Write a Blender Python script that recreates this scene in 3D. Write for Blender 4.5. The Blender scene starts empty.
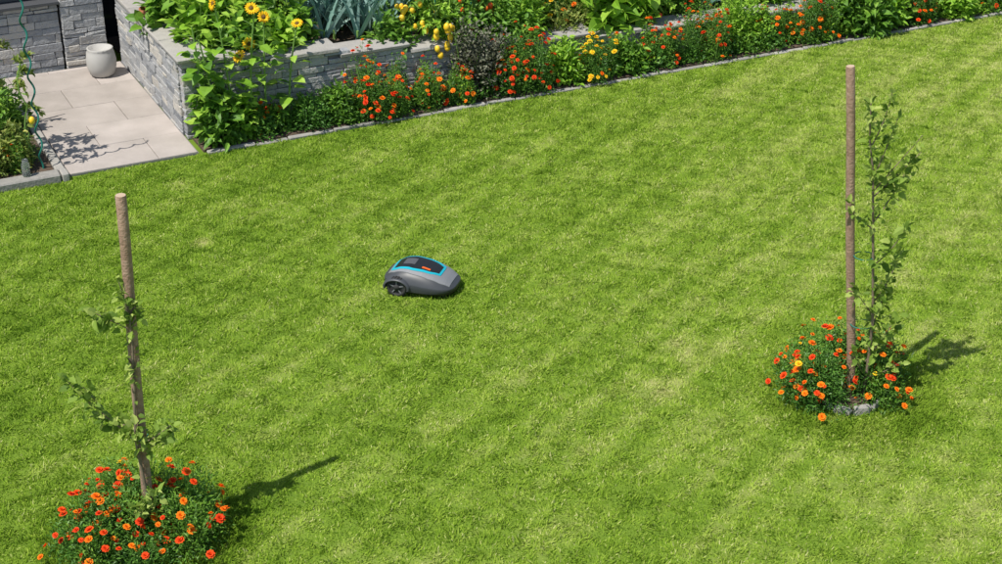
import bpy, math, random
import numpy as np
from mathutils import Vector, Matrix
R = np.random.default_rng(11)
random.seed(5)
sc = bpy.context.scene
sc.view_settings.view_transform = 'Standard'
sc.view_settings.look = 'None'
sc.view_settings.exposure = 0

# ------------------------------------------------------------------ materials
def newmat(name):
    m = bpy.data.materials.new(name); m.use_nodes = True
    nt = m.node_tree; nt.nodes.clear()
    return m, nt
def N(nt, t, **kw):
    n = nt.nodes.new(t)
    for k, v in kw.items(): setattr(n, k, v)
    return n
def ramp(nt, fac, stops):
    r = N(nt, 'ShaderNodeValToRGB'); e = r.color_ramp.elements
    while len(e) < len(stops): e.new(0.5)
    for i, (p, c) in enumerate(stops):
        e[i].position = p; e[i].color = (*c, 1)
    nt.links.new(fac, r.inputs[0]); return r.outputs[0]
def noise(nt, scale, detail=3, vec=None, rough=0.55):
    t = N(nt, 'ShaderNodeTexNoise'); t.inputs['Scale'].default_value = scale
    t.inputs['Detail'].default_value = detail; t.inputs['Roughness'].default_value = rough
    if vec is None:
        vec = N(nt, 'ShaderNodeNewGeometry').outputs['Position']
    nt.links.new(vec, t.inputs['Vector']); return t.outputs['Fac']
def mth(nt, op, a, b=None, clamp=False):
    m = N(nt, 'ShaderNodeMath', operation=op); m.use_clamp = clamp
    for i, x in enumerate((a, b)):
        if x is None: continue
        if isinstance(x, (int, float)): m.inputs[i].default_value = x
        else: nt.links.new(x, m.inputs[i])
    return m.outputs[0]
def attr(nt, name='rnd'):
    a = N(nt, 'ShaderNodeAttribute'); a.attribute_name = name; return a.outputs['Fac']
def mat(name, stops, nscale=8, nmix=0.4, rough=0.6, transl=0.0, bump=0.0, bscale=40, metal=0.0, spec=0.4, coat=0, k=1.0):
    m, nt = newmat(name)
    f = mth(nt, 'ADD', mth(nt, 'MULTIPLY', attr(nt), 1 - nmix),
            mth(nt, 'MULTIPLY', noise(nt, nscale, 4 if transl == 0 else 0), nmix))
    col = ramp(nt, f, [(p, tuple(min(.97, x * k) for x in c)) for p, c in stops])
    p = N(nt, 'ShaderNodeBsdfPrincipled')
    nt.links.new(col, p.inputs['Base Color'])
    p.inputs['Roughness'].default_value = rough; p.inputs['Metallic'].default_value = metal
    p.inputs['Specular IOR Level'].default_value = spec
    p.inputs['Coat Weight'].default_value = coat
    if bump > 0:
        b = N(nt, 'ShaderNodeBump'); b.inputs['Strength'].default_value = bump; b.inputs['Distance'].default_value = 0.02
        nt.links.new(noise(nt, bscale, 5), b.inputs['Height']); nt.links.new(b.outputs[0], p.inputs['Normal'])
    o = N(nt, 'ShaderNodeOutputMaterial')
    if transl > 0:
        t = N(nt, 'ShaderNodeBsdfTranslucent'); nt.links.new(col, t.inputs['Color'])
        mx = N(nt, 'ShaderNodeMixShader'); mx.inputs[0].default_value = transl
        nt.links.new(p.outputs[0], mx.inputs[1]); nt.links.new(t.outputs[0], mx.inputs[2])
        nt.links.new(mx.outputs[0], o.inputs[0])
    else: nt.links.new(p.outputs[0], o.inputs[0])
    return m

def lawn_fac(nt):
    pos = N(nt, 'ShaderNodeNewGeometry').outputs['Position']
    def mp(rot, along, across):
        m = N(nt, 'ShaderNodeMapping'); m.vector_type = 'TEXTURE'; nt.links.new(pos, m.inputs['Vector'])
        m.inputs['Rotation'].default_value = (0, 0, math.radians(rot)); m.inputs['Scale'].default_value = (along, across, 1)
        return m.outputs[0]
    b = noise(nt, 1.6, 4, pos, .85)
    s1 = noise(nt, 1, 1, mp(52, 9, .26))
    s2 = noise(nt, 1, 0, mp(-24, 5, .45))
    f = mth(nt, 'MULTIPLY', b, .58)
    for x, w in ((s1, .46), (s2, .12)):
        f = mth(nt, 'ADD', f, mth(nt, 'MULTIPLY', x, w))
    f = mth(nt, 'ADD', mth(nt, 'MULTIPLY', mth(nt, 'SUBTRACT', f, .58), 1.55), .50)
    sx = N(nt, 'ShaderNodeSeparateXYZ'); nt.links.new(pos, sx.inputs[0])
    f = mth(nt, 'ADD', f, mth(nt, 'MULTIPLY', sx.outputs[0], .024))
    for (x, y, rad, amt) in ((1.53, 11.3, .34, .30), (1.2, 10.75, .32, .25), (-2.75, 13.35, .16, .6), (-3.2, 14.7, .2, .4)):
        d = N(nt, 'ShaderNodeVectorMath', operation='DISTANCE'); nt.links.new(pos, d.inputs[0]); d.inputs[1].default_value = (x, y, 0)
        q = mth(nt, 'SUBTRACT', 1.0, mth(nt, 'DIVIDE', d.outputs['Value'], rad), True)
        f = mth(nt, 'ADD', f, mth(nt, 'MULTIPLY', mth(nt, 'MULTIPLY', q, b), amt * 2))
    return f
GR = [(0.0, (.125, .235, .020)), (.3, (.215, .355, .032)), (.55, (.325, .465, .055)), (.78, (.46, .56, .12)), (1.0, (.62, .63, .27))]
def grass_mat(name, k=0.42, off=0.0, dark=1.0, transl=.3):
    m, nt = newmat(name)
    f = mth(nt, 'ADD', lawn_fac(nt), mth(nt, 'MULTIPLY', mth(nt, 'SUBTRACT', attr(nt), .5 - off), k))
    col = ramp(nt, f, [(p, tuple(c * dark for c in cc)) for p, cc in GR])
    p = N(nt, 'ShaderNodeBsdfDiffuse'); nt.links.new(col, p.inputs['Color'])
    t = N(nt, 'ShaderNodeBsdfTranslucent'); nt.links.new(col, t.inputs['Color'])
    mx = N(nt, 'ShaderNodeMixShader'); mx.inputs[0].default_value = transl
    nt.links.new(p.outputs[0], mx.inputs[1]); nt.links.new(t.outputs[0], mx.inputs[2])
    o = N(nt, 'ShaderNodeOutputMaterial'); nt.links.new(mx.outputs[0], o.inputs[0])
    return m
M_blade = grass_mat('grass_blade')
M_tall = grass_mat('tall_grass_blade', .3, -.55, .95)
def ground_mat():
    m, nt = newmat('lawn_ground')
    col = ramp(nt, lawn_fac(nt), [(0, (.07, .13, .015)), (.5, (.15, .235, .03)), (1, (.32, .32, .12))])
    p = N(nt, 'ShaderNodeBsdfDiffuse'); nt.links.new(col, p.inputs['Color'])
    o = N(nt, 'ShaderNodeOutputMaterial'); nt.links.new(p.outputs[0], o.inputs[0]); return m
M_ground = ground_mat()
M_stone = mat('grey_ledge_stone', [(0.1, (.17, .18, .195)), (.35, (.29, .30, .315)), (.6, (.41, .41, .405)), (.75, (.46, .43, .38)), (.95, (.66, .64, .60))], 18, .4, .8, bump=.9, bscale=30)
M_mortar = mat('mortar', [(0, (.16, .155, .15)), (1, (.28, .27, .26))], 20, .9, .95)
M_cap = mat('cap_stone', [(0.1, (.27, .26, .245)), (.9, (.46, .435, .40))], 9, .6, .85, bump=.4)
M_slab = mat('patio_slab', [(0.1, (.28, .25, .22)), (.5, (.41, .365, .33)), (.9, (.55, .49, .45))], 3, .7, .8, bump=.25, bscale=25)
M_soil = mat('soil', [(0.2, (.06, .04, .026)), (.8, (.16, .115, .08))], 25, .9, .95, bump=1, bscale=30)
M_kerb = mat('kerb_stone', [(0.1, (.22, .21, .19)), (.9, (.44, .42, .38))], 12, .6, .85, bump=.4)
M_wood = mat('stake_wood', [(0.2, (.20, .125, .085)), (.5, (.33, .215, .15)), (.8, (.46, .34, .25))], 22, .8, .75, bump=.5, bscale=60)
M_woodtop = mat('stake_end_wood', [(0.2, (.45, .33, .22)), (.8, (.55, .42, .3))], 22, .8, .75)
M_bark = mat('bark', [(0.2, (.13, .10, .065)), (.8, (.27, .21, .15))], 30, .8, .85)
LK = 1.45
M_stem = mat('green_stem', [(0.2, (.08, .16, .03)), (.8, (.16, .27, .06))], 10, .6, .6, k=LK)
M_tie = mat('tie_teal', [(0, (.02, .14, .11)), (1, (.03, .2, .15))], 5, .5, .6)
M_lf = mat('leaf_mid', [(0.1, (.04, .10, .012)), (.5, (.095, .21, .022)), (.9, (.2, .34, .04))], 5, .3, .5, .3, k=LK)
M_lfd = mat('leaf_dark', [(0.1, (.025, .075, .012)), (.5, (.06, .155, .02)), (.9, (.12, .24, .035))], 5, .3, .45, .25, k=LK)
M_lfl = mat('leaf_lime', [(0.1, (.10, .22, .015)), (.5, (.2, .36, .03)), (.9, (.34, .48, .07))], 5, .3, .5, .35, k=LK)
M_lfb = mat('leaf_blue', [(0.1, (.06, .15, .12)), (.5, (.13, .25, .21)), (.9, (.26, .38, .33))], 5, .3, .5, .15, k=1.25)
M_lfp = mat('leaf_dusky', [(0.1, (.05, .055, .035)), (.5, (.12, .13, .08)), (.9, (.23, .22, .17))], 5, .3, .6, .2, k=1.2)
M_lfy = mat('leaf_olive', [(0.1, (.09, .13, .02)), (.5, (.2, .27, .05)), (.9, (.4, .4, .1))], 5, .3, .5, .3, k=1.2)
M_apple = mat('leaf_apple', [(0.1, (.10, .18, .022)), (.5, (.22, .33, .05)), (.9, (.42, .50, .13))], 5, .2, .6, .35, spec=.25, k=1.15)
M_or = mat('petal_orange', [(0, (.9, .12, .004)), (1, (.97, .30, .01))], 5, .2, .7, .15, spec=.2)
M_red = mat('petal_red', [(0, (.68, .025, .006)), (1, (.95, .11, .01))], 5, .2, .7, .15, spec=.2)
M_yel = mat('petal_yellow', [(0, (.92, .48, .01)), (1, (.97, .72, .03))], 5, .2, .7, .2, spec=.2)
M_disc = mat('sunflower_disc', [(0, (.06, .03, .01)), (1, (.2, .11, .02))], 60, .8, .8)
M_fry = mat('fruit_yellow', [(0, (.85, .5, .02)), (1, (.95, .65, .05))], 5, .3, .3)
M_frr = mat('fruit_red', [(0, (.7, .05, .01)), (1, (.9, .14, .02))], 5, .3, .3)
M_teal = mat('painted_rod', [(0, (.01, .13, .10)), (1, (.02, .18, .13))], 5, .5, .4)
M_pot = mat('pot_white', [(0, (.38, .37, .35)), (1, (.5, .49, .46))], 12, .6, .7)
M_terra = mat('terracotta', [(0, (.30, .11, .05)), (1, (.42, .17, .08))], 12, .6, .8)
M_gdark = mat('window_glass_dark', [(0, (.02, .022, .025)), (1, (.03, .033, .04))], 5, .5, .08)
M_frame = mat('window_frame', [(0, (.07, .075, .08)), (1, (.1, .1, .11))], 5, .5, .5)
M_render = mat('house_render', [(0, (.5, .48, .44)), (1, (.6, .58, .54))], 5, .8, .9)
M_ghull = mat('mower_dark_grey', [(0, (.042, .046, .052)), (1, (.068, .073, .08))], 9, .6, .42)
M_glight = mat('mower_light', [(0, (.19, .195, .205)), (1, (.24, .245, .255))], 9, .6, .45)
M_black = mat('mower_black', [(0, (.012, .013, .014)), (1, (.02, .021, .023))], 9, .6, .35)
M_rubber = mat('mower_rubber', [(0, (.02, .02, .02)), (1, (.045, .045, .045))], 20, .6, .8)
M_turq = mat('mower_turquoise', [(0, (.01, .36, .46)), (1, (.02, .44, .54))], 9, .6, .35)
M_morange = mat('mower_orange', [(0, (.85, .12, .01)), (1, (.95, .16, .02))], 9, .6, .35)

# ------------------------------------------------------------------ mesh buffer
class MB:
    def __init__(s): s.V = []; s.F = []; s.R = []; s.n = 0
    def add(s, V, F, m=0, r=.5, smooth=False):
        V = np.asarray(V, float).reshape(-1, 3); F = np.asarray(F, int)
        r = np.full(len(V), r) if np.isscalar(r) else np.asarray(r)
        s.V.append(V); s.R.append(r); s.F.append((F + s.n, m, smooth)); s.n += len(V)
    def addF(s, F, m=0, smooth=False):
        s.F.append((np.asarray(F, int), m, smooth))
    def build(s, name, mats, parent=None, link=True, loc=None, rotz=0):
        me = bpy.data.meshes.new(name)
        V = np.concatenate(s.V); me.vertices.add(len(V)); me.vertices.foreach_set('co', V.ravel().astype(np.float32))
        FF = [q for q in s.F if len(q[0])]
        li = np.concatenate([f.ravel() for f, _, _ in FF]); tot = np.concatenate([np.full(f.shape[0], f.shape[1]) for f, _, _ in FF])
        mi = np.concatenate([np.full(f.shape[0], m) for f, m, _ in FF]); sm = np.concatenate([np.full(f.shape[0], q) for f, _, q in FF])
        me.loops.add(len(li)); me.loops.foreach_set('vertex_index', li.astype(np.int32))
        me.polygons.add(len(tot)); st = np.concatenate([[0], np.cumsum(tot)[:-1]])
        me.polygons.foreach_set('loop_start', st.astype(np.int32))
        me.polygons.foreach_set('material_index', mi.astype(np.int32))
        me.polygons.foreach_set('use_smooth', sm.astype(bool))
        a = me.attributes.new('rnd', 'FLOAT', 'POINT'); a.data.foreach_set('value', np.concatenate(s.R).astype(np.float32))
        for m in mats: me.materials.append(m)
        me.update(calc_edges=True); me.validate()
        o = bpy.data.objects.new(name, me)
        if link: sc.collection.objects.link(o)
        if parent: o.parent = parent
        if loc is not None: o.location = loc
        o.rotation_euler[2] = rotz
        return o
def empty(name, loc=(0, 0, 0), rotz=0):
    e = bpy.data.objects.new(name, None); e.location = loc; e.rotation_euler[2] = rotz
    e.empty_display_size = .2; sc.collection.objects.link(e); return e
def nrm(a): return a / np.maximum(np.linalg.norm(a, axis=-1, keepdims=True), 1e-9)
Z = np.array([0, 0, 1.0])
T_SMALL = (np.array([(0, 0, 0), (.5, .5, .08), (1, 0, -.05), (.5, -.5, .08)]), [[0, 1, 2], [0, 2, 3]], [])
T_BIG = (np.array([(0, 0, 0), (.25, .48, .07), (.3, 0, -.02), (.25, -.48, .07), (.65, .36, .0), (.68, 0, -.07), (.65, -.36, 0), (1, 0, -.22)]),
         [[0, 2, 1], [0, 3, 2], [5, 7, 4], [6, 7, 5]], [[2, 5, 4, 1], [3, 6, 5, 2]])
T_PET = (np.array([(0, .15, 0), (0, -.15, 0), (.65, .5, .05), (.65, -.5, .05), (1, 0, -.05)]), [[2, 3, 4]], [[0, 1, 3, 2]])
def leaves(mb, P, D, L, W, m, r=None, tpl=T_SMALL, up=None, roll=.5):
    P = np.atleast_2d(P); n = len(P)
    D = nrm(np.atleast_2d(D)); L = np.broadcast_to(L, n); W = np.broadcast_to(W, n)
    if up is None: up = Z + R.normal(0, roll, (n, 3))
    S = nrm(np.cross(D, up)); U = np.cross(S, D)
    t, tri, quad = tpl; k = len(t)
    V = (P[:, None] + (L[:, None, None] * t[None, :, 0:1]) * D[:, None] + (W[:, None, None] * t[None, :, 1:2]) * S[:, None]
         + (L[:, None, None] * t[None, :, 2:3]) * U[:, None]).reshape(-1, 3)
    if r is None: r = R.uniform(0, 1, n)
    rr = np.repeat(np.broadcast_to(r, n), k)
    base = np.arange(n)[:, None, None] * k
    fs = []
    if tri: fs.append((np.array(tri)[None] + base).reshape(-1, 3))
    if quad: fs.append((np.array(quad)[None] + base).reshape(-1, 4))
    off = mb.n
    mb.add(V, fs[0], m, rr)
    for f in fs[1:]: mb.addF(f + off, m)
def ribbons(mb, P, D, L, W, droop, m, r=None, K=3):
    n = len(P); D = nrm(D); L = np.broadcast_to(L, n); W = np.broadcast_to(W, n); droop = np.broadcast_to(droop, n)
    a = R.uniform(0, 2 * math.pi, n)
    rad = np.stack([np.cos(a), np.sin(a), 0 * a], 1)
    S = nrm(np.cross(D, Z + rad * .6)); ts = np.linspace(0, 1, K + 1)
    V = []
    for t in ts:
        c = P + D * (L * t)[:, None] - Z * (droop * L * t * t)[:, None]
        w = (W * .5 * (1 - t ** 2.2) + .0004)[:, None]
        V += [c + S * w, c - S * w]
    V = np.stack(V, 1).reshape(-1, 3)
    q = np.array([[2 * i, 2 * i + 1, 2 * i + 3, 2 * i + 2] for i in range(K)])
    F = (q[None] + np.arange(n)[:, None, None] * (2 * (K + 1))).reshape(-1, 4)
    if r is None: r = R.uniform(0, 1, n)
    mb.add(V, F, m, np.repeat(r, 2 * (K + 1)))
def tube(mb, pts, rad, m=0, sides=8, r=.5, cap=True, capm=None):
    pts = np.asarray(pts, float); n = len(pts); rad = np.broadcast_to(rad, n)
    T = np.gradient(pts, axis=0); T = nrm(T)
    ref = np.array([1.0, 0, 0]) if abs(T[0][0]) < .8 else np.array([0, 1.0, 0])
    A = nrm(np.cross(T, ref)); B = np.cross(T, A)
    th = np.linspace(0, 2 * math.pi, sides, endpoint=False)
    V = (pts[:, None] + rad[:, None, None] * (np.cos(th)[None, :, None] * A[:, None] + np.sin(th)[None, :, None] * B[:, None])).reshape(-1, 3)
    F = [[i * sides + j, i * sides + (j + 1) % sides, (i + 1) * sides + (j + 1) % sides, (i + 1) * sides + j] for i in range(n - 1) for j in range(sides)]
    mb.add(V, F, m, r, True)
    if cap:
        mb.add(V[-sides:], [list(range(sides))], m if capm is None else capm, r)
        mb.add(V[:sides], [list(range(sides))[::-1]], m, r)
def box(mb, c, ax, half, m=0, r=.5, jit=0, bev=0.0):
    ax = np.asarray(ax, float); h = np.asarray(half, float); b = min(bev, h.min() * .45)
    if b <= 0:
        s = np.array([(x, y, z) for z in (-1, 1) for y in (-1, 1) for x in (-1, 1)], float)
        V = s * h
        F = [[0, 2, 3, 1], [4, 5, 7, 6], [0, 1, 5, 4], [2, 6, 7, 3], [0, 4, 6, 2], [1, 3, 7, 5]]
        if jit: V = V + R.normal(0, jit, V.shape)
        mb.add(V @ ax + np.asarray(c), F, m, r); return
    V = []; idx = {}
    for sx in (-1, 1):
        for sy in (-1, 1):
            for sz in (-1, 1):
                j = R.normal(0, jit, 3) if jit else 0
                for a in range(3):
                    v = np.array([sx, sy, sz]) * (h - b); v[a] = (sx, sy, sz)[a] * h[a]
                    idx[(sx, sy, sz, a)] = len(V); V.append(v + j)
    Q = []; Tt = []
    for a in range(3):
        o1, o2 = [i for i in range(3) if i != a]
        for sg in (-1, 1):
            ks = []
            for s1, s2 in ((-1, -1), (1, -1), (1, 1), (-1, 1)):
                k = [0, 0, 0]; k[a] = sg; k[o1] = s1; k[o2] = s2; ks.append(idx[(*k, a)])
            Q.append(ks)
    for a in range(3):
        for b2 in range(a + 1, 3):
            e = 3 - a - b2
            for sa in (-1, 1):
                for sb in (-1, 1):
                    k1 = [0, 0, 0]; k1[a] = sa; k1[b2] = sb; k1[e] = -1; k2 = list(k1); k2[e] = 1
                    Q.append([idx[(*k1, a)], idx[(*k1, b2)], idx[(*k2, b2)], idx[(*k2, a)]])
    for sx in (-1, 1):
        for sy in (-1, 1):
            for sz in (-1, 1): Tt.append([idx[(sx, sy, sz, a)] for a in range(3)])
    off = mb.n
    mb.add(np.array(V) @ ax + np.asarray(c), Q, m, r); mb.addF(np.array(Tt) + off, m)
def sphere(mb, c, rad, m, r=.5, seg=10, rings=7, sq=(1, 1, 1)):
    V = [(0, 0, -1)]
    for i in range(1, rings):
        p = math.pi * i / rings
        for j in range(seg):
            a = 2 * math.pi * j / seg; V.append((math.sin(p) * math.cos(a), math.sin(p) * math.sin(a), -math.cos(p)))
    V.append((0, 0, 1)); V = np.array(V) * rad * np.array(sq) + np.asarray(c)
    T = [[0, 1 + (j + 1) % seg, 1 + j] for j in range(seg)]; e = len(V) - 1; b = 1 + (rings - 2) * seg
    T += [[e, b + j, b + (j + 1) % seg] for j in range(seg)]
    Q = [[1 + i * seg + j, 1 + i * seg + (j + 1) % seg, 1 + (i + 1) * seg + (j + 1) % seg, 1 + (i + 1) * seg + j] for i in range(rings - 2) for j in range(seg)]
    off = mb.n; mb.add(V, T, m, r, True); mb.addF(np.array(Q) + off, m, True)
def lathe(mb, c, prof, m, seg=24, r=.5, rib=0):
    V = []
    for (rad, z) in prof:
        for j in range(seg):
            a = 2 * math.pi * j / seg; q = rad * (1 + (rib if j % 2 else 0)); V.append((c[0] + q * math.cos(a), c[1] + q * math.sin(a), c[2] + z))
    Q = [[i * seg + j, i * seg + (j + 1) % seg, (i + 1) * seg + (j + 1) % seg, (i + 1) * seg + j] for i in range(len(prof) - 1) for j in range(seg)]
    mb.add(V, Q, m, r, True)

# ------------------------------------------------------------------ garden frame
O = np.array([-3.09, 15.5]); DS = np.array([.896, .444]); DN = np.array([-.444, .896])
GA = math.atan2(.444, .896)
AX = np.array([[.896, .444, 0], [-.444, .896, 0], [0, 0, 1]])
def g(s, n, z=0.0):
    p = O + DS * s + DN * n; return np.array([p[0], p[1], z])
def gbox(mb, s0, s1, n0, n1, z0, z1, m=0, r=.5, jit=0, bev=0):
    box(mb, g((s0 + s1) / 2, (n0 + n1) / 2, (z0 + z1) / 2), AX, ((s1 - s0) / 2, (n1 - n0) / 2, (z1 - z0) / 2), m, r, jit, bev)

# ------------------------------------------------------------------ ground
mb = MB()
mb.add([(-300, -300, 0), (300, -300, 0), (300, 300, 0), (-300, 300, 0)], [[0, 1, 2, 3]], 0)
mb.build('lawn', [M_ground])

coll = bpy.data.collections.new('grass_patches')
NP = 8
for i in range(NP):
    mb = MB(); n = 2300
    xy = R.uniform(-.27, .27, (n, 2))
    ph = R.uniform(0, 6.28, 4)
    ang = 2.2 * np.sin(xy[:, 0] * 11 + ph[0]) + 2.2 * np.cos(xy[:, 1] * 12 + ph[1]) + R.normal(0, 1.1, n)
    lean = np.abs(R.normal(.75, .4, n))
    D = np.stack([np.cos(ang) * lean, np.sin(ang) * lean, np.ones(n)], 1)
    hh = .034 + .014 * np.sin(xy[:, 0] * 23 + ph[2]) * np.cos(xy[:, 1] * 19 + ph[3])
    L = hh * R.uniform(.6, 1.35, n)
    P = np.stack([xy[:, 0], xy[:, 1], np.full(n, -.004)], 1)
    rr = np.clip(R.normal(.5, .28, n), -.1, 1.1); dry = R.uniform(0, 1, n) < .06; rr[dry] = 1.6
    ribbons(mb, P, D, L, R.uniform(.006, .0095, n), R.uniform(0, .5, n), 0, rr, K=2)
    o = mb.build('grass_patch_%d' % i, [M_blade], link=False); coll.objects.link(o)
pts = []
for a in np.arange(-15.25, 17, .5):
    for b in np.arange(-.262, -13, -.5):
        p = g(a, b)
        if 6.5 < p[1] < 24 and abs(p[0]) < 12: pts.append(p)
pts = np.array(pts); n = len(pts)
me = bpy.data.meshes.new('lawn_grass'); me.vertices.add(n); me.vertices.foreach_set('co', pts.ravel().astype(np.float32))
for nm, ty, val in (('idx', 'INT', R.integers(0, NP, n)), ('rotz', 'FLOAT', GA + R.integers(0, 4, n) * math.pi / 2), ('sz', 'FLOAT', R.uniform(.85, 1.2, n))):
    a = me.attributes.new(nm, ty, 'POINT'); a.data.foreach_set('value', val.astype(np.int32 if ty == 'INT' else np.float32))
me.update(); lg = bpy.data.objects.new('lawn_grass', me); sc.collection.objects.link(lg)
ng = bpy.data.node_groups.new('grass_scatter', 'GeometryNodeTree')
ng.interface.new_socket('Geometry', in_out='INPUT', socket_type='NodeSocketGeometry')
ng.interface.new_socket('Geometry', in_out='OUTPUT', socket_type='NodeSocketGeometry')
gi = ng.nodes.new('NodeGroupInput'); go = ng.nodes.new('NodeGroupOutput')
iop = ng.nodes.new('GeometryNodeInstanceOnPoints'); ci = ng.nodes.new('GeometryNodeCollectionInfo')
ci.inputs['Collection'].default_value = coll; ci.inputs['Separate Children'].default_value = True; ci.inputs['Reset Children'].default_value = True
iop.inputs['Pick Instance'].default_value = True
def nattr(nm, ty):
    x = ng.nodes.new('GeometryNodeInputNamedAttribute'); x.data_type = ty; x.inputs['Name'].default_value = nm; return x.outputs['Attribute']
cr = ng.nodes.new('ShaderNodeCombineXYZ'); ng.links.new(nattr('rotz', 'FLOAT'), cr.inputs[2])
cs = ng.nodes.new('ShaderNodeCombineXYZ'); cs.inputs[0].default_value = 1; cs.inputs[1].default_value = 1; ng.links.new(nattr('sz', 'FLOAT'), cs.inputs[2])
ng.links.new(gi.outputs[0], iop.inputs['Points']); ng.links.new(ci.outputs[0], iop.inputs['Instance'])
ng.links.new(nattr('idx', 'INT'), iop.inputs['Instance Index']); ng.links.new(cr.outputs[0], iop.inputs['Rotation'])
ng.links.new(cs.outputs[0], iop.inputs['Scale']); ng.links.new(iop.outputs[0], go.inputs[0])
md = lg.modifiers.new('scatter', 'NODES'); md.node_group = ng

# ------------------------------------------------------------------ patio, kerbs, soil
mb = MB()
gbox(mb, -6, -.06, 0.02, 3.24, -.1, .020, 1)
def slabs(s0, s1, n0, n1, sw, nw):
    nn = n0; row = 0
    while nn < n1 - .05:
        ne = min(nn + nw, n1); ss = s0 - (sw * .5 if row % 2 else 0)
        while ss < s1 - .02:
            a = max(ss, s0); b = min(ss + sw, s1)
            if b - a > .04:
                gbox(mb, a + .003, b - .003, nn + .003, ne - .003, -.03, .034 + R.uniform(-.002, .002), 0, R.uniform(.1, .9), 0, .004)
            ss += sw
        nn = ne; row += 1
slabs(-1.4, -.07, 0.02, 3.2, .92, .62)
slabs(-6, -1.4, 2.3, 3.2, .92, .62)
mb.build('patio', [M_slab, M_mortar])

mb = MB()
s = 0.02
while s < 16:
    l = R.uniform(.35, .55); gbox(mb, s + .004, s + l - .004, -.03, .03, -.05, .026 + R.uniform(-.008, .01), 0, R.uniform(0, 1), .003, .01); s += l
mb.build('lawn_edging', [M_kerb])
mb = MB(); s = -6
while s < -1.45:
    l = min(.9, -1.42 - s); gbox(mb, s + .004, s + l - .004, -.08, .09, -.05, .085, 0, R.uniform(0, 1), .002, .012); s += l
nn = .1
while nn < 2.2:
    gbox(mb, -1.52, -1.42, nn + .004, nn + .7, -.05, .07, 0, R.uniform(0, 1), .002, .01); nn += .7
mb.build('concrete_kerb', [M_kerb])

def ztop(s): return float(np.interp(s, [.2, 1.6, 5.3, 9], [.9, .74, .42, .34]))
mb = MB()
gbox(mb, .0, 16, .046, .46, -.05, .028, 0)
gbox(mb, -6, -1.53, .1, 2.28, -.05, .05, 0)
ss = 0.0
while ss < 13:
    gbox(mb, ss + .3 if ss == 0 else ss, ss + .5, .8, 3.6, -.05, ztop(ss + .25) - .14, 0); ss += .5
gbox(mb, 0, 20, 3.6, 9, -.05, .02, 0)
for _ in range(500):
    p = g(R.uniform(0, 13), R.uniform(.06, .44), .03); sphere(mb, p, R.uniform(.008, .022), 0, R.uniform(0, 1), 6, 4, (1, 1, .6))
mb.build('garden_soil', [M_soil])

# ------------------------------------------------------------------ stone walls
def courses(mb, s0, s1, zt, face, axis, z0=0.0, m=0):
    z = z0
    while z < 4:
        h = R.choice([.045, .06, .075, .095, .11]); a = s0 + R.uniform(-.2, 0)
        any_ = False
        while a < s1:
            l = R.uniform(.12, .36); b = min(a + l, s1); aa = max(a, s0)
            if s1 - b < .06: b = s1
            top = zt((aa + b) / 2)
            zz = min(z + h, top)
            if b - aa > .03 and zz - z > .015:
                any_ = True
                out = R.uniform(0, .018)
                rr = np.clip(R.normal(.52, .24), 0, 1)
                if axis == 's': gbox(mb, aa + .002, b - .002, face - out, face + .1, z + .002, zz - .002, m, rr, .003, .005)
                else: gbox(mb, face - out, face + .1, aa + .002, b - .002, z + .002, zz - .002, m, rr, .003, .005)
            a = b
        z += h
        if not any_ and z > .3: break
WALL_S1 = 13.0
caps = []; s = .30
while s < WALL_S1:
    l = R.uniform(.55, .85); caps.append((s, min(s + l, WALL_S1), ztop(s + l / 2))); s += l
def capz(s):
    if s < caps[0][0]: return .90
    for a, b, z in caps:
        if a <= s < b: return z
    return caps[-1][2]
mb = MB()
courses(mb, -.05, WALL_S1, lambda s: capz(s) - .045, .47, 's')
courses(mb, .60, 3.2, lambda s: .855, -.05, 'n')
for a, b, z in [(-.02, .30, .9)] + caps:
    gbox(mb, a, b, .50, .80, -.05, z - .05, 1)
    if a > 0: gbox(mb, a + .003, b - .003, .44, .83, z - .044, z, 2, R.uniform(.1, .9), .003, .008)
gbox(mb, -.02, .28, .801, 3.2, -.05, .85, 1)
nn = .43
while nn < 3.2:
    l = min(R.uniform(.6, .8), 3.24 - nn); gbox(mb, -.09, .295, nn + .003, nn + l - .003, .857, .9, 2, R.uniform(.1, .9), .003, .008); nn += l
mb.build('stone_wall', [M_stone, M_mortar, M_cap])

# ------------------------------------------------------------------ house
house = empty('stone_house', g(-2.5, 3.3))
house_inv = Matrix.LocRotScale(house.location, None, None).inverted()
def hb(name, mb_, mats):
    o = mb_.build(name, mats); o.parent = house; o.matrix_parent_inverse = house_inv; return o
mb = MB()
courses(mb, -7, -.72, lambda s: .82, 3.26, 's')
courses(mb, -.70, -.20, lambda s: 3.0, 3.22, 's')
gbox(mb, -7, -.71, 3.33, 3.6, -.05, .82, 1); gbox(mb, -.69, -.21, 3.30, 3.6, -.05, 3.0, 1)
courses(mb, 1.0, 2.0, lambda s: 3.0, 3.9, 's'); gbox(mb, 1.0, 2.0, 3.97, 4.3, -.05, 3.0, 1)
hb('walls', mb, [M_stone, M_mortar])
mb = MB(); gbox(mb, -7.05, -.705, 3.19, 3.6, .824, .865, 0, .3, 0, .006); hb('sill', mb, [M_frame])
mb = MB(); gbox(mb, -7, -.71, 3.45, 3.5, .87, 3.0, 0); hb('window', mb, [M_gdark])
mb = MB()
for q in np.arange(-7, -.7, 1.04): gbox(mb, q, q + .07, 3.40, 3.44, .87, 3.0, 0)
gbox(mb, -7, -.72, 3.395, 3.435, .872, .95, 0, .5)
hb('window_frame', mb, [M_frame])
mb = MB(); gbox(mb, -.2, 1.0, 4.2, 4.25, 0, 3.0, 0); hb('door', mb, [M_gdark])
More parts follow.
